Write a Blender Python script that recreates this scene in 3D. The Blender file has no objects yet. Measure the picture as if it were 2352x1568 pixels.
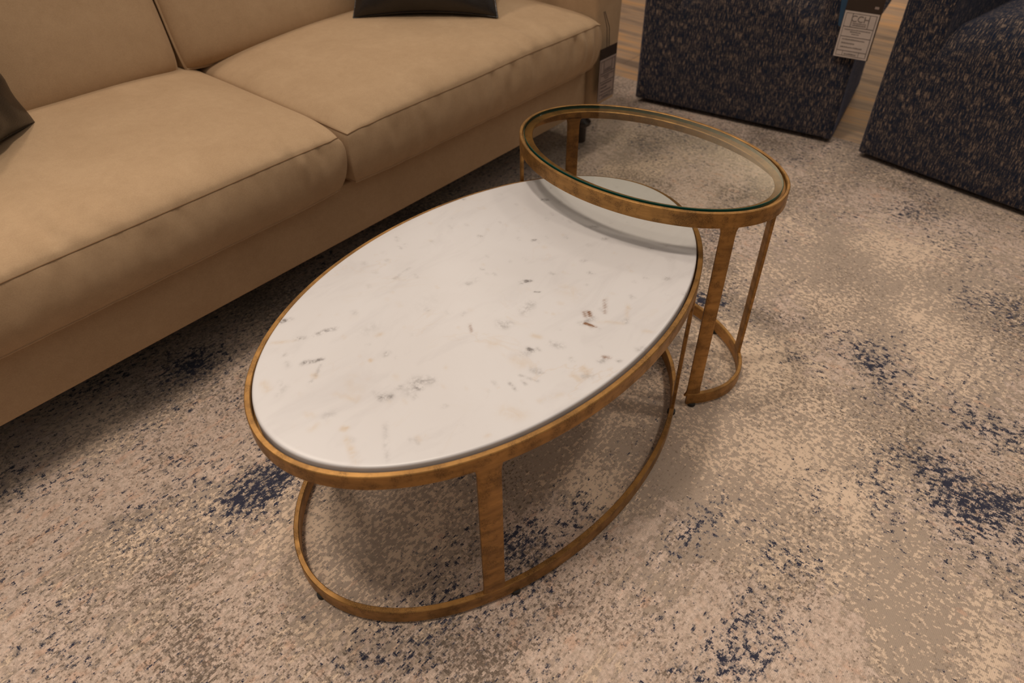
import bpy, bmesh, math, random
import numpy as np
from mathutils import Vector, Matrix, noise
random.seed(7)
scene = bpy.context.scene
C = scene.collection

# ------------------------------------------------------------------ camera
W, H = 2352, 1568
FPX, PITCH, ROLL, CZ = 1641.085, 0.7144122, -0.0119391, 1.119245
cr, sr = math.cos(ROLL), math.sin(ROLL)
FWD = Vector((0, math.cos(PITCH), -math.sin(PITCH)))
UP0 = Vector((0, math.sin(PITCH), math.cos(PITCH)))
RT = cr*Vector((1, 0, 0)) + sr*UP0
UP = -sr*Vector((1, 0, 0)) + cr*UP0
cd = bpy.data.cameras.new('camera'); cam = bpy.data.objects.new('camera', cd); C.objects.link(cam)
M = Matrix((RT, UP, -FWD)).transposed().to_4x4(); M.translation = Vector((0, 0, CZ))
cam.matrix_world = M
cd.sensor_width = 36.0; cd.lens = FPX/W*36.0; cd.clip_start = .05; cd.clip_end = 60
cd.dof.use_dof = True; cd.dof.focus_distance = 1.28; cd.dof.aperture_fstop = 4.0
scene.camera = cam

# ------------------------------------------------------------------ light of the place
world = bpy.data.worlds.new('showroom_ambient'); scene.world = world; world.use_nodes = True
bg = world.node_tree.nodes['Background']
wt_ = world.node_tree; tc_ = wt_.nodes.new('ShaderNodeTexCoord'); sx_ = wt_.nodes.new('ShaderNodeSeparateXYZ')
wt_.links.new(tc_.outputs['Generated'], sx_.inputs[0])
mr_ = wt_.nodes.new('ShaderNodeMapRange'); mr_.inputs[1].default_value = .12; mr_.inputs[2].default_value = .75
mr_.inputs[3].default_value = .045; mr_.inputs[4].default_value = .40          # dim walls, bright ceiling
wt_.links.new(sx_.outputs['Z'], mr_.inputs[0]); wt_.links.new(mr_.outputs[0], bg.inputs[1])
bg.inputs[0].default_value = (1.0, .885, .79, 1)
def lamp(name, loc, power, radius, col=(1.0, .865, .745), spot=None, target=(0.1, 1.3, 0), blend=.6):
    ld = bpy.data.lights.new(name, 'SPOT' if spot else 'AREA')
    ld.energy = power; ld.color = col
    if spot:
        ld.shadow_soft_size = radius; ld.spot_size = math.radians(spot); ld.spot_blend = blend
    else:
        ld.shape = 'DISK'; ld.size = radius*2
    o = bpy.data.objects.new(name, ld); C.objects.link(o); o.location = loc
    o.rotation_euler = (Vector(target)-Vector(loc)).to_track_quat('-Z', 'Y').to_euler()
    return o
lamp('ceiling_or_fill_lamp', (-.28, 1.15, 2.9), 80, .12, spot=112, target=(.1, 1.4, 0))
lamp('ceiling_or_fill_lamp', (-1.25, 2.15, 2.9), 50, .14, spot=85, target=(-.9, 1.9, .4))  # fill lamp added to light the sofa seats from above
lamp('ceiling_or_fill_lamp', (1.75, 2.9, 2.9), 32, .12, spot=112, target=(.7, 1.4, 0))
lamp('ceiling_or_fill_lamp', (-.70, .35, 2.9), 105, .14, spot=62, target=(-.55, .18, 0), blend=1.0)
lamp('ceiling_or_fill_lamp', (1.35, .75, 2.9), 86, .14, spot=66, target=(1.35, .85, 0), blend=.9)  # fill lamp added to brighten the right side of the rug
lamp('ceiling_or_fill_lamp', (-.42, 4.44, 2.9), 22, .26, spot=120, target=(-.2, 2.6, 0))
lamp('ceiling_or_fill_lamp', (2.6, 4.3, 2.9), 150, .15, spot=120, target=(2.6, 5.3, 1.6))  # washer added so the cream wall mirrors brightly in the glass
scene.view_settings.view_transform = 'Standard'; scene.view_settings.look = 'None'
scene.view_settings.gamma = 1.0; scene.view_settings.use_curve_mapping = False
scene.view_settings.exposure = 0.06

# ------------------------------------------------------------------ frames of the place
TH = math.radians(49.2)
AS = Vector((math.cos(TH), math.sin(TH), 0)); AD = Vector((-math.sin(TH), math.cos(TH), 0))

def unproj(x, y, z):
    d = RT*((x-W/2)/FPX) - UP*((y-H/2)/FPX) + FWD
    t = (z-CZ)/d.z
    return Vector((d.x*t, d.y*t, z))

# ------------------------------------------------------------------ helpers
def N3(x, y, z=0.0):
    return noise.noise(Vector((x, y, z)))

def mk(name, verts, faces, mat, parent=None, smooth=True, loc=None, rotz=None, mats=None, fmi=None, angle=40):
    me = bpy.data.meshes.new(name); me.from_pydata([tuple(v) for v in verts], [], faces)
    if mats:
        for m in mats: me.materials.append(m)
        if fmi: me.polygons.foreach_set('material_index', fmi)
    else: me.materials.append(mat)
    bm = bmesh.new(); bm.from_mesh(me); bmesh.ops.recalc_face_normals(bm, faces=bm.faces)
    bm.to_mesh(me); bm.free()
    if smooth:
        me.polygons.foreach_set('use_smooth', [True]*len(me.polygons))
        try: me.set_sharp_from_angle(angle=math.radians(angle))
        except Exception: pass
    me.update()
    o = bpy.data.objects.new(name, me); C.objects.link(o)
    if parent: o.parent = parent
    if loc is not None: o.location = loc
    if rotz is not None: o.rotation_euler = (0, 0, rotz)
    return o

def empty(name, label, cat, loc=(0, 0, 0), rotz=0, group=None):
    o = bpy.data.objects.new(name, None); C.objects.link(o); o.empty_display_size = .1
    o.location = loc; o.rotation_euler = (0, 0, rotz); o['label'] = label; o['category'] = cat
    if group: o['group'] = group
    return o

def box(x0, x1, y0, y1, z0, z1):
    v = [(x, y, z) for z in (z0, z1) for y in (y0, y1) for x in (x0, x1)]
    f = [(0, 2, 3, 1), (4, 5, 7, 6), (0, 1, 5, 4), (2, 6, 7, 3), (0, 4, 6, 2), (1, 3, 7, 5)]
    return v, f

def join(*parts):
    V, F = [], []
    for v, f in parts:
        n = len(V); V += list(v); F += [tuple(i+n for i in q) for q in f]
    return V, F

def tube(pts, r, seg=8, closed=False):
    pts = [Vector(p) for p in pts]; n = len(pts); V = []; F = []
    for i, p in enumerate(pts):
        a = pts[i-1] if (i > 0 or closed) else pts[0]; b = pts[(i+1) % n] if (i < n-1 or closed) else pts[-1]
        t = (b-a).normalized(); ref = Vector((0, 0, 1)) if abs(t.z) < .95 else Vector((1, 0, 0))
        x = t.cross(ref).normalized(); y = t.cross(x)
        rr = r(i/(n-1)) if callable(r) else r
        for k in range(seg):
            A = 2*math.pi*k/seg; V.append(p+x*rr*math.cos(A)+y*rr*math.sin(A))
    for i in range(n if closed else n-1):
        for k in range(seg):
            j = (i+1) % n; F.append((i*seg+k, i*seg+(k+1) % seg, j*seg+(k+1) % seg, j*seg+k))
    if not closed:
        F.append(tuple(range(seg))[::-1]); F.append(tuple((n-1)*seg+k for k in range(seg)))
    return V, F

def lathe(prof, seg=28, cx=0, cy=0):
    V = []; F = []
    for r, z in prof:
        for k in range(seg):
            A = 2*math.pi*k/seg; V.append((cx+r*math.cos(A), cy+r*math.sin(A), z))
    for i in range(len(prof)-1):
        for k in range(seg):
            F.append((i*seg+k, i*seg+(k+1) % seg, (i+1)*seg+(k+1) % seg, (i+1)*seg+k))
    F.append(tuple(range(seg))[::-1]); F.append(tuple((len(prof)-1)*seg+k for k in range(seg)))
    return V, F

# ------------------------------------------------------------------ node helpers
class NT:
    def __init__(s, name):
        s.m = bpy.data.materials.new(name); s.m.use_nodes = True; s.t = s.m.node_tree
        s.b = s.t.nodes['Principled BSDF']; s.out = s.t.nodes['Material Output']
    def n(s, typ, **kw):
        nd = s.t.nodes.new(typ)
        for k, v in kw.items():
            if k.startswith('i_'):
                key = k[2:]
                key = int(key) if key.isdigit() else key.replace('_', ' ')
                nd.inputs[key].default_value = v
            else: setattr(nd, k, v)
        return nd
    def l(s, a, b): s.t.links.new(a, b)
    def obj(s): return s.n('ShaderNodeTexCoord').outputs['Object']
    def uv(s): return s.n('ShaderNodeTexCoord').outputs['UV']
    def attr(s, name):
        return s.n('ShaderNodeAttribute', attribute_name=name).outputs['Fac']
    def map(s, vec, scale=(1, 1, 1), loc=(0, 0, 0), rot=(0, 0, 0)):
        nd = s.n('ShaderNodeMapping'); nd.inputs['Scale'].default_value = scale; nd.inputs['Location'].default_value = loc
        nd.inputs['Rotation'].default_value = rot; s.l(vec, nd.inputs[0]); return nd.outputs[0]
    def noise(s, vec, scale, detail=3, rough=.55, dist=0):
        nd = s.n('ShaderNodeTexNoise'); nd.inputs['Scale'].default_value = scale; nd.inputs['Detail'].default_value = detail
        nd.inputs['Roughness'].default_value = rough; nd.inputs['Distortion'].default_value = dist
        s.l(vec, nd.inputs['Vector']); return nd.outputs['Fac']
    def math(s, op, a, b=None, c=None, clamp=False):
        nd = s.n('ShaderNodeMath', operation=op, use_clamp=clamp)
        for i, v in enumerate((a, b, c)):
            if v is None: continue
            if isinstance(v, (int, float)): nd.inputs[i].default_value = v
            else: s.l(v, nd.inputs[i])
        return nd.outputs[0]
    def ramp(s, fac, lo, hi, a=0.0, b=1.0, smooth=False):
        nd = s.n('ShaderNodeMapRange', clamp=True); nd.interpolation_type = 'SMOOTHSTEP' if smooth else 'LINEAR'
        for i, v in enumerate((fac, lo, hi, a, b)):
            if isinstance(v, (int, float)): nd.inputs[i].default_value = v
            else: s.l(v, nd.inputs[i])
        return nd.outputs[0]
    def mix(s, fac, a, b, blend='MIX'):
        nd = s.n('ShaderNodeMix', data_type='RGBA', blend_type=blend)
        for i, v in ((0, fac), (6, a), (7, b)):
            if isinstance(v, (int, float)): nd.inputs[i].default_value = v
            elif isinstance(v, tuple): nd.inputs[i].default_value = v+(1,) if len(v) == 3 else v
            else: s.l(v, nd.inputs[i])
        return nd.outputs[2]
    def bump(s, h, strength=.3, dist=.001):
        nd = s.n('ShaderNodeBump'); nd.inputs['Strength'].default_value = strength; nd.inputs['Distance'].default_value = dist
        s.l(h, nd.inputs['Height']); s.l(nd.outputs[0], s.b.inputs['Normal']); return nd
    def col(s, c):
        if isinstance(c, tuple): s.b.inputs['Base Color'].default_value = c+(1,)
        else: s.l(c, s.b.inputs['Base Color'])
    def set(s, **kw):
        for k, v in kw.items():
            i = s.b.inputs[k.replace('_', ' ')]
            if isinstance(v, (int, float, tuple)): i.default_value = v
            else: s.l(v, i)

# ------------------------------------------------------------------ materials
def mat_brass():
    n = NT('antique_brass'); o = n.obj()
    f = n.noise(o, 900, 3, .7); g = n.noise(o, 38, 4, .6); l = n.noise(n.map(o, (1, 1, 5)), 14, 4, .6)
    sp = n.math('MULTIPLY', n.ramp(f, .46, .54), n.ramp(g, .47, .60))
    c = n.mix(n.ramp(l, .35, .7), (.44, .228, .064), (.245, .122, .034))
    c = n.mix(n.math('MULTIPLY', sp, .8), c, (.09, .045, .015))
    n.col(c); n.set(Metallic=.66, Roughness=n.ramp(g, .3, .7, .36, .50))
    n.bump(n.math('ADD', n.math('MULTIPLY', g, 2.0), n.math('MULTIPLY', f, .25)), .35, .0012)
    return n.m
BRASS = mat_brass()

def mat_marble():
    n = NT('white_marble'); o = n.obj()
    w = n.noise(o, 3.2, 5, .6, .6); s = n.map(o, (3, 9, 3), rot=(0, 0, .5)); cl = n.noise(s, 2.0, 6, .62, .8)
    fine = n.noise(o, 120, 4, .65); mid = n.noise(o, 45, 5, .65, .5)
    c = n.mix(n.ramp(w, .3, .7), (.63, .605, .59), (.59, .56, .54))
    c = n.mix(n.ramp(cl, .52, .75, 0, .55), c, (.50, .47, .46))
    vein = n.math('ABSOLUTE', n.math('SUBTRACT', n.noise(n.map(o, (1, 1.7, 1), rot=(0, 0, .9)), 3.1, 5, .6, 1.3), .5))
    vm = n.math('MULTIPLY', n.ramp(vein, .0, .012, 1, 0), n.ramp(n.noise(o, 5, 2), .50, .66, 0, .30))
    c = n.mix(vm, c, (.55, .44, .33))
    tan = n.math('MULTIPLY', n.attr('tan'), n.ramp(mid, .34, .60)); c = n.mix(n.math('MULTIPLY', tan, .6, clamp=True), c, (.52, .38, .23))
    gry = n.math('MULTIPLY', n.attr('grey'), n.ramp(fine, .38, .62)); c = n.mix(n.math('MULTIPLY', gry, .9, clamp=True), c, (.20, .18, .17))
    rus = n.math('MULTIPLY', n.attr('rust'), n.ramp(fine, .30, .50)); c = n.mix(n.math('MULTIPLY', rus, 1.0, clamp=True), c, (.22, .11, .055))
    n.col(c); n.set(Roughness=.33)
    n.b.inputs['Specular IOR Level'].default_value = .5
    n.bump(n.noise(o, 60, 3), .03, .001)
    return n.m
MARBLE = mat_marble()

def mat_glass(top):
    n = NT('clear_glass_top' if top else 'clear_glass_under'); t = n.t
    tr = n.n('ShaderNodeBsdfTransparent'); tr.inputs[0].default_value = (.978, .985, .965, 1)
    if top:
        gl = n.n('ShaderNodeBsdfGlossy'); gl.inputs['Roughness'].default_value = .015
        fr = n.n('ShaderNodeFresnel'); fr.inputs[0].default_value = 1.5
        k = n.math('MULTIPLY', fr.outputs[0], 1.75, clamp=True)
        mx = n.n('ShaderNodeMixShader'); n.l(k, mx.inputs[0]); n.l(tr.outputs[0], mx.inputs[1]); n.l(gl.outputs[0], mx.inputs[2])
        n.l(mx.outputs[0], n.out.inputs[0])
    else: n.l(tr.outputs[0], n.out.inputs[0])
    t.nodes.remove(n.b); return n.m
GLASS_T, GLASS_B = mat_glass(True), mat_glass(False)
def simple(name, col, rough=.5, metal=0, bumps=None, spec=None, sheen=0):
    n = NT(name); o = n.obj(); f = n.noise(o, 25, 4)
    n.col(n.mix(n.ramp(f, .3, .7), col, tuple(c*.85 for c in col))); n.set(Roughness=rough, Metallic=metal)
    if spec is not None: n.b.inputs['Specular IOR Level'].default_value = spec
    if sheen: n.b.inputs['Sheen Weight'].default_value = sheen
    if bumps: n.bump(n.noise(o, bumps[0], 3), bumps[1], .001)
    return n.m
GLASS_EDGE = simple('green_glass_edge', (.004, .075, .055), .08)
BLACKRUB = simple('black_rubber', (.012, .011, .010), .6)
DARKWOOD = simple('dark_stained_wood', (.030, .016, .009), .22)

def mat_suede():
    n = NT('tan_suede_fabric'); o = n.obj()
    a = n.noise(o, 9, 4, .6, .4); b = n.noise(o, 420, 3, .7); c3 = n.noise(o, 60, 3, .6)
    c = n.mix(n.ramp(a, .3, .72), (.45, .308, .182), (.385, .255, .145))
    c = n.mix(n.ramp(c3, .35, .7, 0, .25), c, (.31, .20, .11))
    c = n.mix(n.ramp(b, .3, .7, .0, .30), c, (.60, .42, .25))
    n.col(c); n.set(Roughness=.92); n.b.inputs['Sheen Weight'].default_value = .16
    n.b.inputs['Sheen Roughness'].default_value = .45; n.b.inputs['Sheen Tint'].default_value = (1, .82, .6, 1)
    n.b.inputs['Specular IOR Level'].default_value = .15
    n.bump(n.math('ADD', b, n.math('MULTIPLY', c3, 1.2)), .25, .0006)
    return n.m
SUEDE = mat_suede()
SEAM = simple('tan_seam_thread', (.24, .135, .06), .8)

def mat_tweed():
    n = NT('navy_tan_tweed'); u = n.uv()
    s1 = n.noise(n.map(u, (1, .10, 1)), 400, 3, .7, .1)          # long warp slubs
    s2 = n.noise(n.map(u, (.15, 1, 1), loc=(3, 7, 0)), 420, 3, .7, .1)
    big = n.noise(u, 26, 4, .6)
    k = n.math('ADD', n.math('MULTIPLY', s1, .76), n.math('MULTIPLY', s2, .24))
    k = n.math('ADD', k, n.math('MULTIPLY', n.math('SUBTRACT', big, .5), .16))
    c = n.mix(n.ramp(k, .43, .51), (.006, .013, .032), (.030, .028, .034))
    c = n.mix(n.ramp(k, .53, .61), c, (.30, .215, .155))
    n.col(c); n.set(Roughness=.9); n.b.inputs['Specular IOR Level'].default_value = .2
    n.b.inputs['Sheen Weight'].default_value = .12; n.b.inputs['Sheen Tint'].default_value = (.55, .65, 1, 1)
    n.bump(k, .6, .0015)
    return n.m
TWEED = mat_tweed()

def mat_leather():
    n = NT('dark_brown_leather'); o = n.obj()
    a = n.noise(o, 14, 3); v = n.n('ShaderNodeTexVoronoi'); v.inputs['Scale'].default_value = 330; n.l(o, v.inputs['Vector'])
    n.col(n.mix(n.ramp(a, .3, .7), (.014, .010, .008), (.022, .016, .012))); n.set(Roughness=.33)
    n.bump(n.math('ADD', v.outputs['Distance'], n.math('MULTIPLY', a, 3)), .25, .0015)
    return n.m
LEATHER = mat_leather()

def mat_wood():
    n = NT('streaked_plank_floor'); o = n.obj()      # local x runs across the planks, y along them
    g = n.noise(n.map(o, (1, .10, 1)), 16, 5, .62, .5); g2 = n.noise(n.map(o, (1, .06, 1), loc=(4, 1, 0)), 46, 4, .6)
    br = n.n('ShaderNodeTexBrick'); br.offset = .37; br.inputs['Scale'].default_value = 1
    br.inputs['Brick Width'].default_value = 1.22; br.inputs['Row Height'].default_value = .15
    br.inputs['Mortar Size'].default_value = .0012; br.inputs['Color1'].default_value = (0, 0, 0, 1); br.inputs['Color2'].default_value = (1, 1, 1, 1)
    br.inputs['Mortar'].default_value = (.5, .5, .5, 1); n.l(n.map(o, rot=(0, 0, math.pi/2)), br.inputs['Vector'])
    bw = n.n('ShaderNodeRGBToBW'); n.l(br.outputs['Color'], bw.inputs[0])
    k = n.math('ADD', n.math('MULTIPLY', g, .7), n.math('MULTIPLY', g2, .3)); k = n.math('ADD', k, n.math('MULTIPLY', n.math('SUBTRACT', bw.outputs[0], .5), .06))
    c = n.mix(n.ramp(k, .40, .50), (.235, .160, .115), (.43, .285, .185)); c = n.mix(n.ramp(k, .51, .60), c, (.60, .335, .155))
    c = n.mix(br.outputs['Fac'], c, (.10, .06, .035))
    n.col(c); n.set(Roughness=.42); n.bump(k, .08, .001)
    return n.m
WOOD = mat_wood()

def mat_rug():
    n = NT('speckled_woven_rug'); o = n.obj()
    sn = n.n('ShaderNodeVectorMath', operation='SNAP'); sn.inputs[1].default_value = (.0026, .0026, .0026); n.l(o, sn.inputs[0])
    jit = n.n('ShaderNodeTexNoise'); jit.inputs['Scale'].default_value = 700; jit.inputs['Detail'].default_value = 1; n.l(o, jit.inputs['Vector'])
    js = n.n('ShaderNodeVectorMath', operation='MULTIPLY_ADD'); n.l(jit.outputs['Color'], js.inputs[0]); js.inputs[1].default_value = (.0022,)*3; n.l(sn.outputs[0], js.inputs[2])
    q = js.outputs[0]; dr = n.attr('dir')
    def both(scale, loc, det=3, rough=.6, st=.42):
        a = n.noise(n.map(q, (st, 1, 1), loc=loc), scale, det, rough); b = n.noise(n.map(q, (1, st, 1), loc=loc), scale, det, rough)
        return n.math('ADD', n.math('MULTIPLY', a, n.math('SUBTRACT', 1.0, dr)), n.math('MULTIPLY', b, dr))
    pile = n.attr('pile'); fl = n.noise(o, 420, 3, .7); md = n.noise(o, 70, 4, .65)
    flat = n.mix(n.ramp(fl, .3, .7, 0, .8), (.44, .345, .27), (.375, .29, .22))
    bei = both(150, (1.3, 2.1, 0), 3, .62, .6)
    bm = n.ramp(n.math('ADD', bei, n.math('MULTIPLY', n.math('SUBTRACT', n.attr('beige'), .5), .20)), .515, .53)
    c = n.mix(bm, flat, (.72, .55, .405))
    pk = n.mix(n.ramp(md, .35, .65), (.80, .60, .475), (.85, .675, .555)); pk = n.mix(n.ramp(n.noise(o, 150, 4, .7), .40, .60, .50, 0), pk, (.46, .355, .27)); pk = n.mix(n.ramp(fl, .35, .60, .35, 0), pk, (.40, .30, .23))  # darker mottling paints the shadowed relief of the pile into its colour
    pk = n.mix(n.ramp(n.noise(n.map(o, (1, 1, 1), loc=(2, 5, 1)), 62, 6, .74), .50, .66, 0, .75), pk, (.33, .245, .18))  # taupe-brown tone: more pile shading put into the colour
    pm = n.ramp(n.math('ADD', pile, n.math('MULTIPLY', n.math('SUBTRACT', both(60, (5, 3, 0), 5, .7), .5), 2.4)), .42, .58)
    c = n.mix(pm, c, pk)
    # salmon touches
    sa = n.ramp(n.math('ADD', both(48, (9, 4, 0), 4), n.math('MULTIPLY', n.math('SUBTRACT', pile, .5), .10)), .60, .66, 0, .55)
    c = n.mix(sa, c, (.68, .43, .30))
    # brown speckle
    b1 = both(190, (7.7, 1.9, 0), 5, .74, .75)
    bt = n.math('SUBTRACT', .625, n.math('MULTIPLY', n.attr('brown'), .20)); bmk = n.ramp(b1, bt, n.math('ADD', bt, .09))
    c = n.mix(n.math('MULTIPLY', bmk, .85), c, (.125, .092, .066))
    # slate blue and navy speckle
    b2 = both(100, (2.2, 8.8, 0), 6, .80, .60)
    nt = n.math('SUBTRACT', .655, n.math('MULTIPLY', n.attr('navy'), .20))
    c = n.mix(n.ramp(b2, n.math('SUBTRACT', nt, .012), nt, 0, .7), c, (.24, .235, .245))
    c = n.mix(n.ramp(b2, nt, n.math('ADD', nt, .018)), c, (.036, .037, .060))
    n.col(c); n.set(Roughness=.95); n.b.inputs['Specular IOR Level'].default_value = .1
    n.b.inputs['Sheen Weight'].default_value = .08
    wv = n.n('ShaderNodeTexWave'); wv.bands_direction = 'Y'; wv.inputs['Scale'].default_value = 130; wv.inputs['Distortion'].default_value = .6; n.l(o, wv.inputs['Vector'])
    hgt = n.math('ADD', n.math('MULTIPLY', wv.outputs['Fac'], .35), n.math('MULTIPLY', n.math('MULTIPLY', n.math('ADD', fl, md), pm), 1.4))
    hgt = n.math('ADD', hgt, n.math('MULTIPLY', bm, .35))
    n.bump(hgt, .8, .0018)
    return n.m
RUG = mat_rug()
CREAM = simple('cream_painted_wall', (.64, .54, .38), .8)
BROWNW = simple('brown_wall_panel', (.060, .040, .028), .6)

# ------------------------------------------------------------------ floor, rug, walls
UR = 2.548
fl = mk('floor', *box(-8.0, 9.0, -8.0, 8.0, -.108, -.008), WOOD, rotz=TH, smooth=False); fl['kind'] = 'structure'
wb = mk('wall_back', *box(.69, 6.5, 5.3, 5.4, -.008, 3.4), CREAM, smooth=False); wb['kind'] = 'structure'
wl = mk('wall_side', *box(-5.0, .69, 5.3, 5.4, -.008, 3.4), BROWNW, smooth=False); wl['kind'] = 'structure'

def build_rug():
    x0, x1, y0, y1 = -.9, UR, -1.1, 1.95
    nx, ny = 230, 200
    blobs = [(600, 1110, .10, .06, .62), (545, 1150, .07, .05, .4), (2180, 1080, .05, .15, .4), (2225, 1160, .07, .09, .55), (1190, 1250, .07, .05, .6), (1840, 1290, .05, .07, .35),
             (440, 830, .07, .05, .5), (470, 850, .12, .05, .3), (1530, 290, .12, .10, .35), (1620, 690, .05, .05, .7), (1850, 830, .04, .04, .35), (2000, 830, .06, .05, .4),
             (1330, 1190, .06, .05, .35), (340, 1150, .10, .05, .3), (250, 1290, .10, .05, .35), (2320, 1000, .08, .15, .35), (1770, 1480, .08, .05, .25), (1620, 330, .10, .08, .25),
             (2300, 700, .10, .10, .3), (1450, 1010, .08, .05, .30), (900, 900, .15, .08, .25), (1000, 1300, .10, .06, .3), (1560, 1230, .10, .06, .25)]
    B = []
    for px, py, a, b, w in blobs:
        p = unproj(px, py, 0); B.append((p.dot(AS), p.dot(AD), a, b, w))
    flats = [(300, 1240, .22, .10), (820, 1190, .16, .10), (900, 1280, .14, .12), (2000, 1000, .10, .22), (1700, 960, .2, .14), (1350, 990, .2, .14), (560, 1290, .2, .1), (2000, 640, .3, .3), (2100, 1400, .12, .2), (1650, 820, .1, .1)]
    FL = [(unproj(a, b, 0).dot(AS), unproj(a, b, 0).dot(AD), c, d) for a, b, c, d in flats]
    piles = [(60, 1480, .18, .2), (380, 1420, .2, .12), (1180, 1300, .12, .1), (1900, 1500, .2, .12), (1450, 210, .2, .25), (250, 1120, .25, .08), (1100, 1500, .3, .1), (1700, 540, .2, .15), (2250, 1120, .1, .14)]
    PL = [(unproj(a, b, 0).dot(AS), unproj(a, b, 0).dot(AD), c, d) for a, b, c, d in piles]
    V, F = [], []; A = {k: [] for k in ('navy', 'brown', 'pile', 'beige', 'dir')}
    for j in range(ny+1):
        for i in range(nx+1):
            x = x0+(x1-x0)*i/nx; y = y0+(y1-y0)*j/ny
            V.append((x, y, 0))
            g = sum(w*math.exp(-((x-cx)/a)**2-((y-cy)/b)**2) for cx, cy, a, b, w in B)
            nv = .33+.40*max(0, N3(x*3.0, y*5.0, 2.0))+.25*N3(x*9, y*14, 5)+g
            fz = sum(math.exp(-((x-cx)/a)**2-((y-cy)/b)**2) for cx, cy, a, b in FL)
            pz = sum(math.exp(-((x-cx)/a)**2-((y-cy)/b)**2) for cx, cy, a, b in PL)
            pl = .47+.55*N3(x*2.6, y*4.0, 9.0)+.35*N3(x*7, y*11, 1.0)-.55*min(fz, 1)+.5*min(pz, 1)
            A['navy'].append(min(1, max(0, nv-.20*min(fz, 1)))); A['pile'].append(min(1, max(0, pl)))
            A['brown'].append(min(1, max(0, .44+.6*N3(x*3.6, y*5.0, 4.0)+.3*N3(x*10, y*12, 7)+.3*g-.25*min(fz, 1)+.2*min(pz, 1))))
            A['beige'].append(min(1, max(0, .5+.75*N3(x*4.2, y*6.0, 12.0)+.4*N3(x*11, y*15, 3))))
            u = unproj(1500, 1000, 0); side = (x*AS.x+y*AD.x)-.25      # world x
            A['dir'].append(min(1, max(0, .5+side*1.6+.5*N3(x*2, y*2, 6))))
    for j in range(ny):
        for i in range(nx):
            a = j*(nx+1)+i; F.append((a, a+1, a+nx+2, a+nx+1))
    n0 = len(V)
    rim = [j*(nx+1) for j in range(ny+1)]
    per = [i for i in range(nx+1)] + [j*(nx+1)+nx for j in range(1, ny+1)] + [ny*(nx+1)+i for i in range(nx-1, -1, -1)] + [j*(nx+1) for j in range(ny-1, 0, -1)]
    for k in per:
        v = V[k]; V.append((v[0], v[1], -.008))
        for a in A: A[a].append(A[a][k])
    L = len(per)
    for k in range(L): F.append((per[k], n0+k, n0+(k+1) % L, per[(k+1) % L]))
    F.append(tuple(n0+k for k in range(L)))
    o = mk('area_rug', V, F, RUG, rotz=TH, angle=50)
    for a, vals in A.items():
        at = o.data.attributes.new(a, 'FLOAT', 'POINT'); at.data.foreach_set('value', vals)
    o['label'] = 'beige and taupe area rug with navy speckles spread under the coffee tables'; o['category'] = 'rug'
build_rug()

# ------------------------------------------------------------------ oval tables
E1 = (-.020442, .98983, .471811, .292956, .8547704)     # cx, cy, a, b, angle
E2 = (.2695073, 1.3065328, .2865551, .188817, 2.4210735)
ZB, ZT1, ZT2 = .036, .381, .4765

def ering(a, b, off, w, z0, z1, t0=0, t1=360, n=160, ch=.0012, wob=0, dz=None):
    """bar of width w swept round an ellipse, its outer face at distance off inside the outline"""
    closed = abs(t1-t0) >= 360
    cnt = n if closed else n+1; V = []; F = []
    sec = [(0, z0+ch), (0, z1-ch), (ch, z1), (w-ch, z1), (w, z1-ch), (w, z0+ch), (w-ch, z0), (ch, z0)]
    for i in range(cnt):
        t = math.radians(t0+(t1-t0)*i/n); c, s = math.cos(t), math.sin(t)
        nx, ny = b*c, a*s; L = math.hypot(nx, ny); nx /= L; ny /= L
        k = wob*N3(c*3, s*3, z0*9)
        for d, z in sec:
            V.append((a*c-nx*(off+d+k), b*s-ny*(off+d+k), z+k*.5))
    m = len(sec)
    for i in range(cnt if closed else cnt-1):
        j = (i+1) % cnt
        for k in range(m): F.append((i*m+k, j*m+k, j*m+(k+1) % m, i*m+(k+1) % m))
    if not closed:
        F.append(tuple(range(m))); F.append(tuple((cnt-1)*m+k for k in range(m))[::-1])
    return V, F

def eleg(a, b, ang, width, thick, z0, z1, flare=.005):
    """flat upright bar following the outline, a little wider where it is welded on"""
    V, F = [], []; ts = math.radians(ang)
    ds = math.hypot(a*math.sin(ts), b*math.cos(ts)); K = 6; zs = [z0, z0+.004, z0+.010, z0+.02, (z0+z1)/2, z1-.02, z1-.010, z1-.004, z1]
    fl_ = [1, .5, .15, 0, 0, 0, .15, .5, 1]
    for z, f in zip(zs, fl_):
        hw = (width/2+flare*f)/ds
        for side in (0, 1):
            for k in range(K+1):
                q = k/K if side == 0 else 1-k/K
                t = ts+hw*(2*q-1); c, s = math.cos(t), math.sin(t); nx, ny = b*c, a*s; L = math.hypot(nx, ny)
                e = .0012 if k in (0, K) else 0
                off = (.0006+e) if side == 0 else thick-e
                V.append((a*c-nx/L*off, b*s-ny/L*off, z))
    m = 2*(K+1)
    for i in range(len(zs)-1):
        for k in range(m): F.append((i*m+k, i*m+(k+1) % m, (i+1)*m+(k+1) % m, (i+1)*m+k))
    F.append(tuple(range(m))[::-1]); F.append(tuple((len(zs)-1)*m+k for k in range(m)))
    return V, F

def epoint(a, b, ang, off):
    t = math.radians(ang); c, s = math.cos(t), math.sin(t); nx, ny = b*c, a*s; L = math.hypot(nx, ny)
    return a*c-nx/L*off, b*s-ny/L*off

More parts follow.
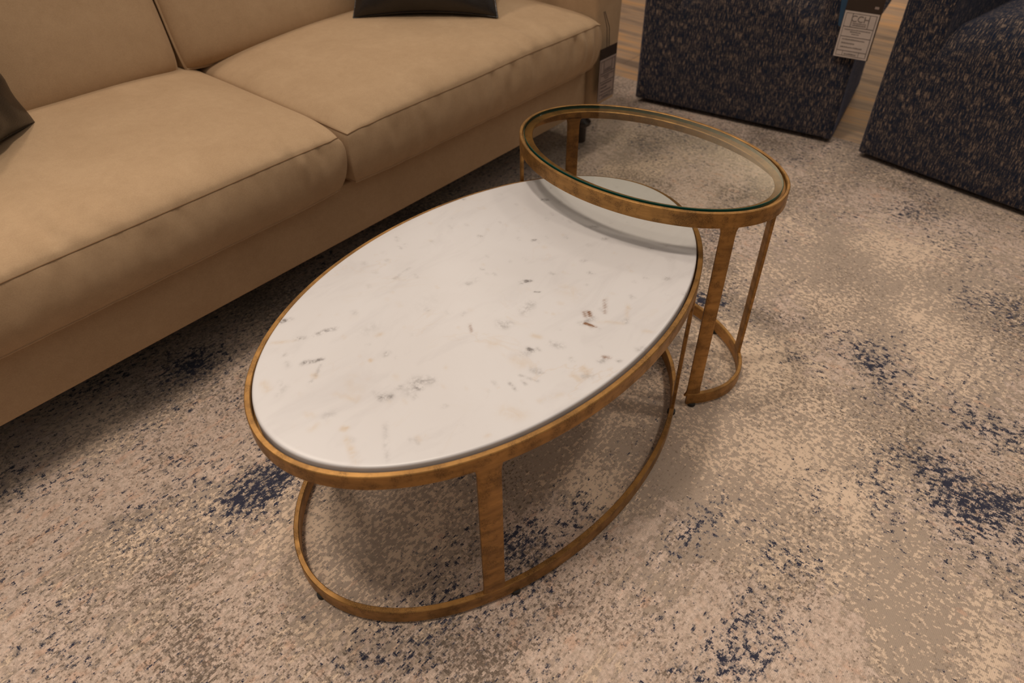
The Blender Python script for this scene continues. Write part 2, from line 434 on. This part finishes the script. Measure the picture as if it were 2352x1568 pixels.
def marble_top(parent):
    a, b = E1[2]-.0125, E1[3]-.0125; z1 = ZT1+.0060; z0 = ZT1-.014
    ca, sa = math.cos(E1[4]), math.sin(E1[4])
    def L(px, py):
        p = unproj(px, py, z1); dx, dy = p.x-E1[0], p.y-E1[1]; return dx*ca+dy*sa, -dx*sa+dy*ca
    # spots: kind, pixel start, pixel end, radius (m), strength
    S = []
    def sp(kind, x0, y0, x1, y1, r, w): S.append((kind, L(x0, y0), L(x1, y1), r, w))
    sp('grey', 637, 742, 655, 735, .004, 1.0); sp('grey', 655, 735, 668, 733, .004, .45)
    sp('grey', 680, 778, 697, 777, .0035, .7); sp('grey', 727, 768, 745, 760, .004, .6); sp('grey', 752, 758, 768, 755, .004, .7)
    sp('tan', 622, 788, 680, 782, .003, .5); sp('grey', 702, 832, 738, 826, .0035, 1.0); sp('grey', 695, 835, 702, 832, .004, .5)
    sp('grey', 1196, 649, 1208, 646, .0045, .65); sp('grey', 1210, 645, 1217, 645, .0035, 1.2); sp('grey', 1230, 670, 1237, 670, .002, .9)
    sp('grey', 1204, 716, 1220, 698, .009, .32); sp('grey', 1214, 801, 1224, 805, .0035, .9); sp('grey', 1204, 812, 1218, 806, .007, .35)
    sp('grey', 875, 914, 898, 911, .005, .8); sp('grey', 870, 908, 875, 905, .007, .25); sp('grey', 955, 875, 990, 874, .008, .45); sp('grey', 960, 890, 966, 892, .004, .7)
    sp('grey', 915, 890, 922, 888, .004, .55); sp('grey', 940, 900, 950, 885, .009, .3); sp('tan', 820, 905, 808, 870, .010, .25)
    sp('grey', 712, 878, 714, 877, .0025, .8); sp('grey', 722, 870, 736, 838, .002, .35); sp('grey', 888, 811, 890, 812, .004, .7); sp('tan', 867, 770, 874, 768, .005, .55)
    sp('tan', 850, 826, 853, 828, .003, .8); sp('grey', 1100, 541, 1108, 543, .003, .65); sp('grey', 1065, 458, 1069, 457, .003, .6); sp('grey', 1102, 544, 1106, 543, .003, .5)
    sp('grey', 1223, 552, 1230, 551, .003, .7); sp('grey', 1245, 458, 1258, 459, .004, .7); sp('grey', 1357, 520, 1370, 521, .004, .5); sp('grey', 1385, 548, 1392, 549, .004, .5)
    sp('grey', 1336, 598, 1344, 599, .004, .4); sp('grey', 1354, 626, 1360, 628, .004, .5); sp('grey', 1490, 570, 1497, 571, .003, .55); sp('grey', 1528, 639, 1534, 640, .004, .5)
    sp('grey', 1571, 676, 1577, 674, .004, .4); sp('tan', 1480, 760, 1500, 762, .004, .5); sp('grey', 1350, 735, 1362, 731, .005, .65); sp('grey', 1336, 742, 1345, 741, .005, .5)
    sp('rust', 1341, 716, 1345, 727, .0016, .6); sp('rust', 1352, 715, 1356, 726, .0018, .95); sp('rust', 1343, 742, 1366, 750, .0024, 1.1); sp('rust', 1389, 688, 1390, 719, .0014, .45)
    sp('grey', 1437, 738, 1440, 739, .006, .35); sp('tan', 1370, 738, 1432, 742, .004, .4); sp('tan', 1442, 695, 1440, 732, .003, .4)
    sp('rust', 1388, 819, 1398, 821, .003, .7); sp('grey', 1380, 830, 1388, 825, .005, .5); sp('grey', 1420, 828, 1424, 829, .003, .5); sp('grey', 1465, 803, 1478, 799, .005, .35)
    sp('tan', 1300, 663, 1320, 675, .016, .30); sp('tan', 1285, 695, 1290, 697, .005, .35); sp('tan', 1130, 788, 1140, 790, .011, .32); sp('grey', 1147, 740, 1170, 743, .007, .32); sp('grey', 1150, 748, 1160, 750, .006, .35)
    sp('rust', 1079, 746, 1083, 760, .0018, .45); sp('tan', 1185, 825, 1200, 835, .010, .35); sp('tan', 1160, 945, 1190, 950, .012, .40); sp('tan', 1240, 920, 1290, 905, .004, .45); sp('tan', 1315, 860, 1330, 872, .006, .45)
    sp('tan', 1340, 845, 1348, 858, .005, .5); sp('grey', 1350, 862, 1356, 864, .007, .25); sp('tan', 720, 860, 725, 865, .004, .6); sp('tan', 788, 983, 795, 984, .004, 1.0); sp('tan', 795, 1005, 818, 1062, .0045, .75)
    sp('grey', 885, 975, 888, 1055, .0035, .25); sp('tan', 715, 985, 728, 975, .005, .35); sp('grey', 760, 950, 750, 955, .007, .25); sp('grey', 1015, 935, 1030, 930, .002, .45); sp('tan', 605, 880, 615, 895, .006, .45)
    sp('tan', 700, 950, 722, 955, .004, .5); sp('tan', 770, 905, 820, 920, .004, .40); sp('grey', 640, 905, 655, 890, .005, .22); sp('tan', 1115, 1004, 1123, 1000, .003, .6); sp('grey', 1225, 850, 1242, 855, .006, .4)
    sp('grey', 1270, 790, 1290, 795, .006, .35); sp('tan', 1225, 770, 1238, 774, .005, .5); sp('grey', 1170, 880, 1185, 895, .002, .5); sp('grey', 1195, 862, 1235, 875, .0016, .4); sp('grey', 905, 640, 940, 615, .0015, .3)
    sp('grey', 1078, 651, 1098, 640, .005, .22); sp('grey', 1106, 617, 1110, 618, .003, .45); sp('grey', 985, 690, 975, 700, .02, .06); sp('grey', 840, 760, 860, 750, .012, .12)
    rnd = random.Random(3)
    for k in range(150):
        t = rnd.uniform(0, 6.28); r = math.sqrt(rnd.random())*.93; x, y = a*r*math.cos(t), b*r*math.sin(t); q = rnd.uniform(0, .010)
        S.append((rnd.choice(('grey', 'grey', 'tan')), (x, y), (x+q*.3, y+q), rnd.uniform(.0016, .004), rnd.uniform(.12, .38)))
    st = .0028; V, F = [], []; NR = 84; NA = 600
    V.append((0, 0, z1))
    R = [((k+1)/NR) for k in range(NR)]
    for r in R:
        for i in range(NA):
            t = 2*math.pi*i/NA; V.append(((a-.0035)*r*math.cos(t), (b-.0035)*r*math.sin(t), z1))
    edge = [(-.0022, -.0003), (-.0010, -.0012), (-.0003, -.0024), (0, -.004), (0, -.0225), (-.002, -.0225)]
    for o_, dz in edge:
        for i in range(NA):
            t = 2*math.pi*i/NA; V.append(((a+o_)*math.cos(t), (b+o_)*math.sin(t), z1+dz))
    rows = NR+len(edge)
    for i in range(NA): F.append((0, 1+i, 1+(i+1) % NA))
    for k in range(rows-1):
        for i in range(NA):
            j = (i+1) % NA; F.append((1+k*NA+i, 1+(k+1)*NA+i, 1+(k+1)*NA+j, 1+k*NA+j))
    F.append(tuple(1+(rows-1)*NA+i for i in range(NA))[::-1])
    P = np.array(V)[:, :2]; vals = {k: np.zeros(len(V)) for k in ('grey', 'tan', 'rust')}
    for kind, p0, p1, r, w in S:
        p0 = np.array(p0); d = np.array(p1)-p0; L2 = max(d@d, 1e-12)
        t = np.clip(((P-p0)@d)/L2, 0, 1); q = P-(p0+t[:, None]*d)
        r2 = max(r, .0024)
        vals[kind] += w*np.exp(-(q**2).sum(1)/(r2*r2))*1.45
    o = mk('marble_top', V, F, MARBLE, parent)
    for k, v in vals.items():
        at = o.data.attributes.new(k, 'FLOAT', 'POINT'); at.data.foreach_set('value', np.clip(v, 0, 1.3).astype(np.float32))
    o['label'] = 'white marble slab with grey and tan flecks'

T1 = empty('coffee_table', 'large oval coffee table with white marble top on a brass frame', 'table', (E1[0], E1[1], 0), E1[4])
a, b = E1[2], E1[3]
mk('base_ring', *ering(a, b, 0, .0095, .006, ZB, wob=.0006), BRASS, T1)
mk('top_rim', *join(ering(a, b, 0, .0092, ZT1-.027, ZT1, n=220, wob=.0004), ering(a, b, .0075, .030, ZT1-.027, ZT1-.0215, n=160)), BRASS, T1)
for ang in (-127.3, -53.5, 53.5, 127.3):
    mk('leg', *eleg(a, b, ang, .0365, .0085, ZB-.006, ZT1-.0245), BRASS, T1)
for ang in (-180, -122, -53, 53, 127):
    x, y = epoint(a, b, ang, .0045); mk('foot_pad', *lathe([(.006, 0), (.0085, .001), (.0085, .008)], 16, x, y), BLACKRUB, T1)
marble_top(T1)

T2 = empty('side_table', 'smaller oval glass-topped table on a taller brass frame, nested over the marble table', 'table', (E2[0], E2[1], 0), E2[4])
a, b = E2[2], E2[3]
mk('base_ring', *ering(a, b, 0, .0085, .006, ZB, t0=144.3, t1=144.3+251.5, n=150, wob=.0005), BRASS, T2)['label'] = 'open brass base ring missing its side toward the marble table'
mk('top_rim', *join(ering(a, b, 0, .0065, ZT2-.031, ZT2, n=220, wob=.0008), ering(a, b, .006, .021, ZT2-.0085, ZT2-.0055, n=200)), BRASS, T2)
for ang in (147.5, -149.5, -29.5, 33.0):
    mk('leg', *eleg(a, b, ang, .0275, .0080, ZB-.006, ZT2-.029), BRASS, T2)
for ang in (148, -124, -30, 33):
    x, y = epoint(a, b, ang, .0045); mk('foot_pad', *lathe([(.006, 0), (.0085, .001), (.0085, .008)], 16, x, y), BLACKRUB, T2)
def glass_pane():
    n = 260; ga, gb = a-.0105, b-.0105; ox, oy = .0022, .0; z0, z1 = ZT2-.0053, ZT2+.0012; V = []; F = []; mi = []
    rows = [(.001, z0), (0, z0+.0006), (0, z1-.0008), (.0008, z1)]
    for d, z in rows:
        for i in range(n):
            t = 2*math.pi*i/n; V.append((ox+(ga-d)*math.cos(t), oy+(gb-d)*math.sin(t), z))
    for k in range(3):
        for i in range(n): F.append((k*n+i, k*n+(i+1) % n, (k+1)*n+(i+1) % n, (k+1)*n+i)); mi.append(2)
    F.append(tuple(range(n))[::-1]); mi.append(1); F.append(tuple(3*n+i for i in range(n))); mi.append(0)
    o = mk('glass_pane', V, F, None, T2, smooth=False, mats=[GLASS_T, GLASS_B, GLASS_EDGE], fmi=mi)
    o['label'] = 'clear glass top with dark green polished edge'
glass_pane()

# ------------------------------------------------------------------ sofa
SO = unproj(1411, 219, .16); SO.z = 0                    # right front corner of the sofa, on the floor
LEN = 2.262
sofa = empty('sofa', 'tan suede two-cushion sofa on turned dark wooden feet', 'sofa', SO, TH)

def boxcushion(x0, x1, y0, y1, z0, zs, crown, bulge, px=3.0, py=3.0, nx=90, ny=60, nz=12, wr=0.0, corner=.018, seed=0, front_wr=True, sag=0):
    """soft box cushion: flat bottom z0, seam at zs, crowned top above, sides bulging"""
    xc, yc, hx, hy = (x0+x1)/2, (y0+y1)/2, (x1-x0)/2, (y1-y0)/2
    def plan(u, v):
        k = corner
        return xc+(hx-k*abs(v)**9)*u, yc+(hy-k*abs(u)**9)*v
    def seamz(u, v): return zs+.004*N3(u*2+seed, v*2, 3)-.008*(abs(u)**8)*(abs(v)**8)
    def top(u, v):
        X, Y = plan(u, v)
        f = (1-abs(u)**px)**.52*(1-abs(v)**py)**.52
        z = seamz(u, v)+crown*f + .004*f*N3(X*4+seed, Y*4, 1)
        if wr:
            df = max(0, (Y-y0)); ed = math.exp(-df/.10)*(1-math.exp(-df/.012))
            z += wr*ed*N3(X*34+seed+2.2*N3(X*3, Y*3), df*4, seed)*(.4+.9*max(0, .3+N3(X*3, 1, seed)))
        return Vector((X, Y, z))
    U = [-1+2*i/nx for i in range(nx+1)]; Vv = [-1+2*j/ny for j in range(ny+1)]
    # concentrate samples near the edges
    e = lambda q: math.copysign(1-(1-abs(q))**1.35, q)
    U = [e(q) for q in U]; Vv = [e(q) for q in Vv]
    V = []; F = []
    for v in Vv:
        for u in U: V.append(top(u, v))
    for j in range(ny):
        for i in range(nx):
            A = j*(nx+1)+i; F.append((A, A+1, A+nx+2, A+nx+1))
    per = [(i, 0) for i in range(nx+1)]+[(nx, j) for j in range(1, ny+1)]+[(i, ny) for i in range(nx-1, -1, -1)]+[(0, j) for j in range(ny-1, 0, -1)]
    ring = [j*(nx+1)+i for i, j in per]; seam = [Vector(V[k]) for k in ring]; L = len(per)
    prev = ring
    for k in range(1, nz+1):
        q = k/nz; cur = []
        for m, (i, j) in enumerate(per):
            s = seam[m]; u, v = U[i], Vv[j]
            n = Vector((math.copysign(abs(u)**14, u), math.copysign(abs(v)**14, v), 0)); n = n.normalized() if n.length > 0 else n
            bb = bulge*(math.sin(math.pi*min(1, q*1.0))**.8)
            if wr and v < -.99: bb += wr*1.3*math.exp(-q/.55)*(1-math.exp(-q/.08))*N3(s.x*36+seed, q*1.2, 8+seed)*(.5+1.2*max(0, .2+N3(s.x*3, 5, seed)))
            inset = .016*q**5
            cur.append(len(V)); V.append(Vector((s.x+n.x*(bb-inset), s.y+n.y*(bb-inset), s.z+(z0-s.z)*q)))
        for m in range(L): F.append((prev[m], cur[m], cur[(m+1) % L], prev[(m+1) % L]))
        prev = cur
    F.append(tuple(prev)[::-1])
    low = [Vector(V[k]) for k in prev]
    return V, F, seam, low

def piping(parent, pts, r, mat, name='seam', closed=True):
    return mk(name, *tube(pts, r, 6, closed), mat, parent)

# seat cushions
for (x0, x1, sd) in ((-LEN+.136, -1.140, 1.0), (-1.137, -.136, 5.0)):
    V, F, seam, low = boxcushion(x0, x1, -.036, .80, .304, .438, .052, .009, px=3.0, py=4.6, nx=150, ny=90, wr=.012, seed=sd, corner=.012)
    c = mk('seat_cushion', V, F, SUEDE, sofa, angle=70)
    piping(c, [p+Vector((0, 0, .0003)) for p in seam], .0010, SEAM)
    piping(c, [Vector((p.x, p.y, p.z+.001)) for p in low], .0030, SUEDE, 'welt')

def rbox(x0, x1, y0, y1, z0, z1, r=.02, seg=4):
    bm = bmesh.new(); v, f = box(x0, x1, y0, y1, z0, z1); vs = [bm.verts.new(p) for p in v]
    for q in f: bm.faces.new([vs[i] for i in q])
    bmesh.ops.bevel(bm, geom=bm.edges[:], offset=r, segments=seg, profile=.5, affect='EDGES')
    V = [p.co.copy() for p in bm.verts]; bm.verts.index_update(); F = [tuple(w.index for w in q.verts) for q in bm.faces]; bm.free()
    return V, F
mk('base_frame', *rbox(-LEN+.146, -.146, .018, .98, .148, .294, .006, 3), SUEDE, sofa)
def sofa_arm(x0, x1):
    """arm with a flat upholstered front panel and a softly rolled top"""
    w = x1-x0; prof = [(0, .16), (0, .20), (0, .34), (-.001, .46), (-.006, .53), (-.006, .575), (.004, .612), (.026, .640), (.055, .652), (w-.055, .652), (w-.02, .640), (w+.006, .61), (w+.013, .575), (w+.012, .53), (w+.006, .46), (w+.002, .34), (w, .20), (w, .16)]
    V = []; F = []; ys = [(.018, .010), (.006, .004), (.0, .010), (.0, .0)]
    rows = [(0.0, .012), (.003, .005), (.010, 0.0), (.45, 0), (.96, 0), (.973, .005), (.98, .014)]
    cx, cz = x0+w/2, .40
    for y, ins in rows:
        for px_, pz in prof:
            X = x0+px_; dx = X-cx; k = 1-ins/max(abs(dx), .03) if ins else 1
            zz = pz-(ins if pz > .58 else 0)
            V.append((cx+dx*k, y, zz))
    m = len(prof)
    for i in range(len(rows)-1):
        for k in range(m): F.append((i*m+k, i*m+(k+1) % m, (i+1)*m+(k+1) % m, (i+1)*m+k))
    F.append(tuple(range(m))); F.append(tuple((len(rows)-1)*m+k for k in range(m))[::-1])
    return V, F
for x0, x1 in ((-.134, 0), (-LEN, -LEN+.134)):
    mk('arm', *sofa_arm(x0, x1), SUEDE, sofa, angle=45)
mk('added_dark_underside', *box(-LEN+.15, -.15, .03, .96, .145, .150), BLACKRUB, sofa, smooth=False)  # unseen black panel added to deepen the shade under the sofa
mk('back_frame', *rbox(-LEN+.137, -.137, .86, .98, .298, .80, .03, 4), SUEDE, sofa)
# back cushions stand on the seat and lean on the back frame
def back_cushion(x0, x1, sd):
    V, F, seam, low = boxcushion(x0, x1, 0, .47, 0, .125, .045, .004, px=8, py=7, nx=100, ny=60, seed=sd, corner=.008, wr=.0)
    tl = math.radians(14); y_b, z_b = .645, .425
    def tr(p):
        # cushion local y -> up, z (crown) -> forward
        up = Vector((0, math.sin(tl), math.cos(tl))); fw = Vector((0, -math.cos(tl), math.sin(tl)))
        return Vector((p[0], y_b, z_b))+up*p[1]+fw*p[2]
    c = mk('back_cushion', [tr(p) for p in V], F, SUEDE, sofa, angle=70)
    piping(c, [tr(p) for p in seam], .0042, SUEDE, 'welt')
back_cushion(-LEN+.140, -1.199, 3.0); back_cushion(-1.187, -.145, 9.0)
for x, y in ((-.075, .080), (-LEN+.07, .075), (-.07, .90), (-LEN+.07, .90)):
    mk('foot', *lathe([(.018, 0), (.021, .004), (.0215, .048), (.024, .056), (.035, .064), (.036, .074), (.025, .084), (.021, .094), (.036, .102), (.050, .120), (.057, .140), (.057, .160)], 32, x, y), DARKWOOD, sofa)

# ------------------------------------------------------------------ throw pillows
def pillow_mesh(w, h, T, seed):
    n = 48; V = []; F = []
    for side in (1, -1):
        for j in range(n+1):
            for i in range(n+1):
                u = math.sin((-1+2*i/n)*math.pi/2); v = math.sin((-1+2*j/n)*math.pi/2)
                x = u*(w/2)*(1-.085*(1-v*v)); y = v*(h/2)*(1-.085*(1-u*u))
                f = ((1-u*u)*(1-v*v))**.48
                e = (1-f)
                wr = .010*N3(u*3.2+seed, v*3.2, side)*f + .006*math.sin(16*math.atan2(v, u)+3*N3(u*2, v*2, seed))*f*(1-f)**1.2*2
                V.append((x, y, side*(T/2*f+.004)+wr*side))
    m = (n+1)**2
    for s in (0, 1):
        for j in range(n):
            for i in range(n):
                a_ = s*m+j*(n+1)+i; q = (a_, a_+1, a_+n+2, a_+n+1); F.append(q if s == 0 else q[::-1])
    per = [i for i in range(n+1)]+[j*(n+1)+n for j in range(1, n+1)]+[n*(n+1)+i for i in range(n-1, -1, -1)]+[j*(n+1) for j in range(n-1, 0, -1)]
    for k in range(len(per)):
        a_, b_ = per[k], per[(k+1) % len(per)]; F.append((a_, a_+m, b_+m, b_))
    seam = [(Vector(V[k])+Vector(V[k+m]))/2 for k in per]
    return V, F, seam
def place_pillow(label, p0, p1, nrm, lean, w, h, T, seed):
    """bottom edge runs from p0 to p1 (sofa coordinates), leaning back along nrm"""
    t = empty('throw_pillow', label, 'pillow')
    V, F, seam = pillow_mesh(w, h, T, seed)
    ex = (p1-p0).normalized(); nrm = nrm.normalized(); up = (Vector((0, 0, math.cos(lean)))+nrm*math.sin(lean)); ez = ex.cross(up)
    base = p0+ex*(w/2)
    R = Matrix((ex, up, ez)).transposed().to_4x4(); R.translation = base+up*(h/2)
    S = Matrix.Translation(SO) @ Matrix.Rotation(TH, 4, 'Z')
    t.matrix_world = S @ R
    c = mk('cover', V, F, LEATHER, t, angle=80); mk('piping', *tube(seam, .0035, 6, True), LEATHER, t)
    return t
place_pillow('dark brown leather pillow leaning near the right end of the sofa', Vector((-.705, .440, .490)), Vector((-.440, .135, .490)), Vector((.77, .64, 0)), math.radians(38), .405, .40, .15, 2)
place_pillow('dark brown leather pillow on the left cushion, cut by the left edge of the photo', Vector((-1.588, .425, .490)), Vector((-1.873, .185, .490)), Vector((-.64, .77, 0)), math.radians(19), .42, .42, .17, 6)

# ------------------------------------------------------------------ tub armchairs
def tub_chair(origin, ang, label):
    t = empty('armchair', label, 'armchair', origin, ang, None)
    w = .735; r = .022
    # seat block: covers the full front and rolls over into the crowned seat
    ns = 72; prof_n = 46; V = []; F = []; uvs = []
    def crown(s):
        x = (s-w/2)/(w/2); return .322+.185*(1-abs(x)**2.1)
    for i in range(ns+1):
        s = w*(.5-.5*math.cos(math.pi*i/ns)); e = min(s, w-s)
        back = r*(1-math.sqrt(max(0, 1-(1-min(e, r)/r)**2)))          # rounded vertical corners
        zc = crown(s); R = .11*min(1, .35+e/.25); vlen = 0; last = None
        for k in range(prof_n+1):
            q = k/prof_n
            if q < .45:
                z = .02+(zc-R-.02)*q/.45; d = -.004*math.sin(math.pi*q/.45)
                if q < .03: d += .006*(1-q/.03)
            elif q < .75:
                A = (q-.45)/.30*math.pi/2; z = zc-R+R*math.sin(A); d = R*(1-math.cos(A))
            else:
                z = zc+.010*(q-.75)/.25; d = R+(.56-R)*(q-.75)/.25
            p = Vector((s, d+back, z)); V.append(p)
            if last is not None: vlen += (p-last).length
            last = p; uvs.append((s, vlen))
    m = prof_n+1
    for i in range(ns):
        for k in range(prof_n): F.append((i*m+k, (i+1)*m+k, (i+1)*m+k+1, i*m+k+1))
    F.append(tuple(i*m for i in range(ns+1))+tuple([ns*m+m-1, m-1]))
    F.append(tuple(range(m))[::-1]); F.append(tuple(ns*m+k for k in range(m)))
    F.append(tuple(i*m+m-1 for i in range(ns+1)) + ())
    def uvset(o, U):
        lay = o.data.uv_layers.new(name='UVMap')
        for lp in o.data.loops: lay.data[lp.index].uv = U[lp.vertex_index]
    o = mk('seat', V, F[:ns*prof_n], TWEED, t, angle=60); uvset(o, uvs)
    # shell: arms and back in one wrapped piece
    th = .135; path = []   # outer outline (x, y), going round from the right front to the left front
    D = .74
    def outline(inset):
        pts = []
        i = inset; x0, x1 = 0+i, w-i; yb = D-i; rb = max(.05, .17-i*.5); tp = .028
        pts.append((x1, None))
        res = []
        for k in range(9): res.append((x1-tp*k/8*((yb-rb)/D), .012+(yb-rb-.012)*k/8))
        for k in range(1, 13):
            A = k/12*math.pi/2; res.append((x1-tp-rb+rb*math.cos(A), yb-rb+rb*math.sin(A)))
        for k in range(1, 9): res.append((x1-tp-rb-(x1-x0-2*tp-2*rb)*k/8, yb))
        for k in range(1, 13):
            A = math.pi/2+k/12*math.pi/2; res.append((x0+tp+rb+rb*math.cos(A), yb-rb+rb*math.sin(A)))
        for k in range(1, 9): res.append((x0+tp*(1-k/8)*((yb-rb)/D), (yb-rb)-(yb-rb-.012)*k/8))
        return res
    # cross-section through the wall: outside up, over the top, inside down
    zt = .70; sec = [(0.0, .02), (0, .12), (0, .25), (0, .36), (0, .48), (0, .60), (.004, .655), (.02, .688), (.05, zt), (.085, zt), (.115, .688), (.131, .655), (th, .60), (th, .46), (th, .36), (th, .30)]
    V = []; uvs = []; outs = [outline(d) for d, z in sec]; n = len(outs[0]); m = len(sec)
    run = [0]
    for i in range(1, n): run.append(run[-1]+math.dist(outs[0][i], outs[0][i-1]))
    sl = [0]
    for k in range(1, m): sl.append(sl[-1]+math.dist(sec[k], sec[k-1]))
    F = []
    for i in range(n):
        for k in range(m):
            x, y = outs[k][i]; V.append((x, y, sec[k][1])); uvs.append((run[i]+2, sl[k]))
    for i in range(n-1):
        for k in range(m-1): F.append((i*m+k, i*m+k+1, (i+1)*m+k+1, (i+1)*m+k))
    # arm fronts, with softly rounded edges: extra rings pulled forward and inward
    for end in (0, n-1):
        base = end*m; prev = []
        for k in range(m):
            prev.append(len(V)); V.append(V[base+k]); uvs.append((V[base+k][0]+(5 if end else 8), V[base+k][2]))
        for (ins, fwd) in ((.004, .006), (.011, .010), (.022, .012)):
            cur = []
            for k in range(m):
                x, y, z = V[base+k]; d, _ = sec[k]
                # centre of the wall
                xi = outs[0][end][0]; sgn = -1 if end == 0 else 1
                c_ = xi+sgn*th/2
                nx_ = x+(ins if x < c_ else -ins)*min(1, abs(x-c_)/(th/2)*1.0)
                nz_ = z-(ins if z > .62 else 0)
                cur.append(len(V)); V.append((nx_, y-fwd, nz_)); uvs.append((nx_+(5 if end else 8), nz_))
            for k in range(m-1):
                q = (prev[k], prev[k+1], cur[k+1], cur[k]); F.append(q)
            prev = cur
        F.append(tuple(prev))
    o = mk('shell', V, F, TWEED, t, angle=60)
    uvset(o, uvs)
    mk('plinth', *lathe([(.22, -.0075), (.23, -.004), (.23, .030)], 40, w/2, .42), BLACKRUB, t)
    mk('underside', *box(.03, w-.03, .02, .66, .024, .034), BLACKRUB, t, smooth=False)
    return t
A1 = unproj(1457, 222, .02); B1 = unproj(1905, 320, .02); A2 = unproj(1968, 347, .02); B2 = unproj(2352, 487, .02)
ang1 = math.atan2(B1.y-A1.y, B1.x-A1.x); ang2 = math.atan2(B2.y-A2.y, B2.x-A2.x)
ch1 = tub_chair((A1.x, A1.y, 0), ang1, 'navy and tan tweed tub armchair with a price tag, nearer the sofa')
ch2 = tub_chair((A2.x, A2.y, 0), ang2, 'navy and tan tweed tub armchair at the right edge of the photo')

# ------------------------------------------------------------------ price tags
CARD = simple('off_white_card', (.60, .50, .43), .55)
CARDG = simple('greyish_card', (.33, .25, .21), .55)
SLEEVE = simple('dark_tag_sleeve', (.045, .030, .022), .25)
INK = simple('grey_ink', (.20, .165, .145), .7)
BLUE = simple('blue_backing_card', (.020, .065, .125), .5)
CORD = simple('brown_cord', (.06, .035, .02), .8)
def bars(rects, y):
    P = []
    for x0, z0, x1, z1 in rects: P.append(box(x0, x1, y, y+.0004, z0, z1))
    return join(*P)
def tag_print(w, h, y, rnd):
    R = []; b_ = .0014
    m = .005
    R += [(m, m, m+b_, h-m), (w-m-b_*1.6, m, w-m, h-m), (m, h-m-b_, w-m, h-m), (m, m, w-m, m+b_)]
    zl = h*.66; R.append((m, zl, w-m, zl+b_*1.6)); R += [(w*.24, zl, w*.24+.0022, h-m), (w*.74, zl, w*.74+.0022, h-m)]
    R += [(m, h*.45, w-m, h*.45+.0022), (m, h*.14, w-m, h*.14+.0022), (w*.24, m, w*.24+.0014, h*.14), (w*.72, m, w*.72+.0014, h*.14)]
    def line(x0, x1, z, hh):
        x = x0
        while x < x1:
            l = rnd.uniform(.0012, .0030); R.append((x, z, min(x+l, x1), z+hh*rnd.uniform(.7, 1))); x += l+rnd.uniform(.0006, .0013)
    line(w*.30, w*.70, h*.70, .0045); line(w*.30, w*.70, h*.745, .0030)
    line(w*.12, w*.88, h*.60, .0034); line(w*.30, w*.62, h*.555, .0034); line(w*.36, w*.58, h*.51, .003)
    line(w*.13, w*.80, h*.385, .0042); line(w*.13, w*.52, h*.30, .0046); line(w*.13, w*.78, h*.215, .0042)
    line(w*.30, w*.66, h*.065, .0050)
    return bars(R, y)
def text_mesh(name, body, size, mat, parent, loc):
    cu = bpy.data.curves.new(name, 'FONT'); cu.body = body; cu.size = size; cu.extrude = .0002; cu.align_x = 'CENTER'
    tmp = bpy.data.objects.new(name+'_tmp', cu); C.objects.link(tmp)
    dg = bpy.context.evaluated_depsgraph_get(); me = bpy.data.meshes.new_from_object(tmp.evaluated_get(dg))
    bpy.data.objects.remove(tmp); bpy.data.curves.remove(cu)
    me.materials.clear(); me.materials.append(mat)
    o = bpy.data.objects.new(name, me); C.objects.link(o); o.parent = parent; o.location = loc; o.rotation_euler = (math.pi/2, 0, 0)
    return o
# tag on the armchair: hangs just in front of its right front corner
fr = Matrix.Translation((A1.x, A1.y, 0)) @ Matrix.Rotation(ang1, 4, 'Z')
p = fr @ Vector((.672, -.022, .301))
tg = empty('price_tag', 'white printed price tag hanging from the front corner of the tweed armchair', 'price tag', p, ang1, 'price tags')
wt, ht = .1005, .137
shear = 0
mk('card', *box(0, wt, 0, .0012, 0, ht), CARD, tg, smooth=False)
mk('printing', *tag_print(wt, ht, -.0005, random.Random(4)), INK, tg, smooth=False)
text_mesh('logo_lettering', 'CCH', .026, INK, tg, (wt*.5, -.0006, ht*.79))
mk('sleeve', *box(-.0015, wt+.0035, .0013, .0026, -.001, ht+.10), SLEEVE, tg, smooth=False)
mk('small_label', *box(wt*.80, wt*.92, .0006, .0012, ht+.014, ht+.021), CARDG, tg, smooth=False)
mk('blue_backing', [(-.030, .004, ht+.10), (-.001, .004, ht+.10), (-.001, .004, ht*.62), (-.011, .004, ht*.66), (-.030, .006, ht+.10), (-.001, .006, ht+.10), (-.001, .006, ht*.62), (-.011, .006, ht*.66)],
   [(0, 1, 2, 3), (7, 6, 5, 4), (0, 4, 5, 1), (1, 5, 6, 2), (2, 6, 7, 3), (3, 7, 4, 0)], BLUE, tg, smooth=False)
mk('cord', *tube([(wt*.5, .002, ht+.098), (wt*.45, .006, ht+.18), (wt*.30, .012, ht+.27)], .0012, 6), CORD, tg)
# tag on the sofa arm
S0 = Matrix.Translation(SO) @ Matrix.Rotation(TH, 4, 'Z')
p = S0 @ Vector((-.146, -.031, .190))
tg2 = empty('price_tag', 'greyish printed price tag hanging by a cord at the front of the sofa arm', 'price tag', p, TH, 'price tags')
wt, ht = .088, .131
mk('card', *box(0, wt, 0, .0012, 0, ht), CARDG, tg2, smooth=False)
mk('printing', *tag_print(wt, ht, -.0005, random.Random(9)), simple('dark_ink', (.12, .09, .08), .7), tg2, smooth=False)
mk('sleeve', *box(-.001, wt+.003, .0013, .0026, -.001, ht+.034), SLEEVE, tg2, smooth=False)
mk('cord', *join(tube([(.034, .002, ht+.032), (.033, .006, ht+.09), (.030, .020, ht+.135)], .0013, 6), tube([(.046, .002, ht+.032), (.045, .006, ht+.09), (.036, .020, ht+.135)], .0013, 6)), CORD, tg2)
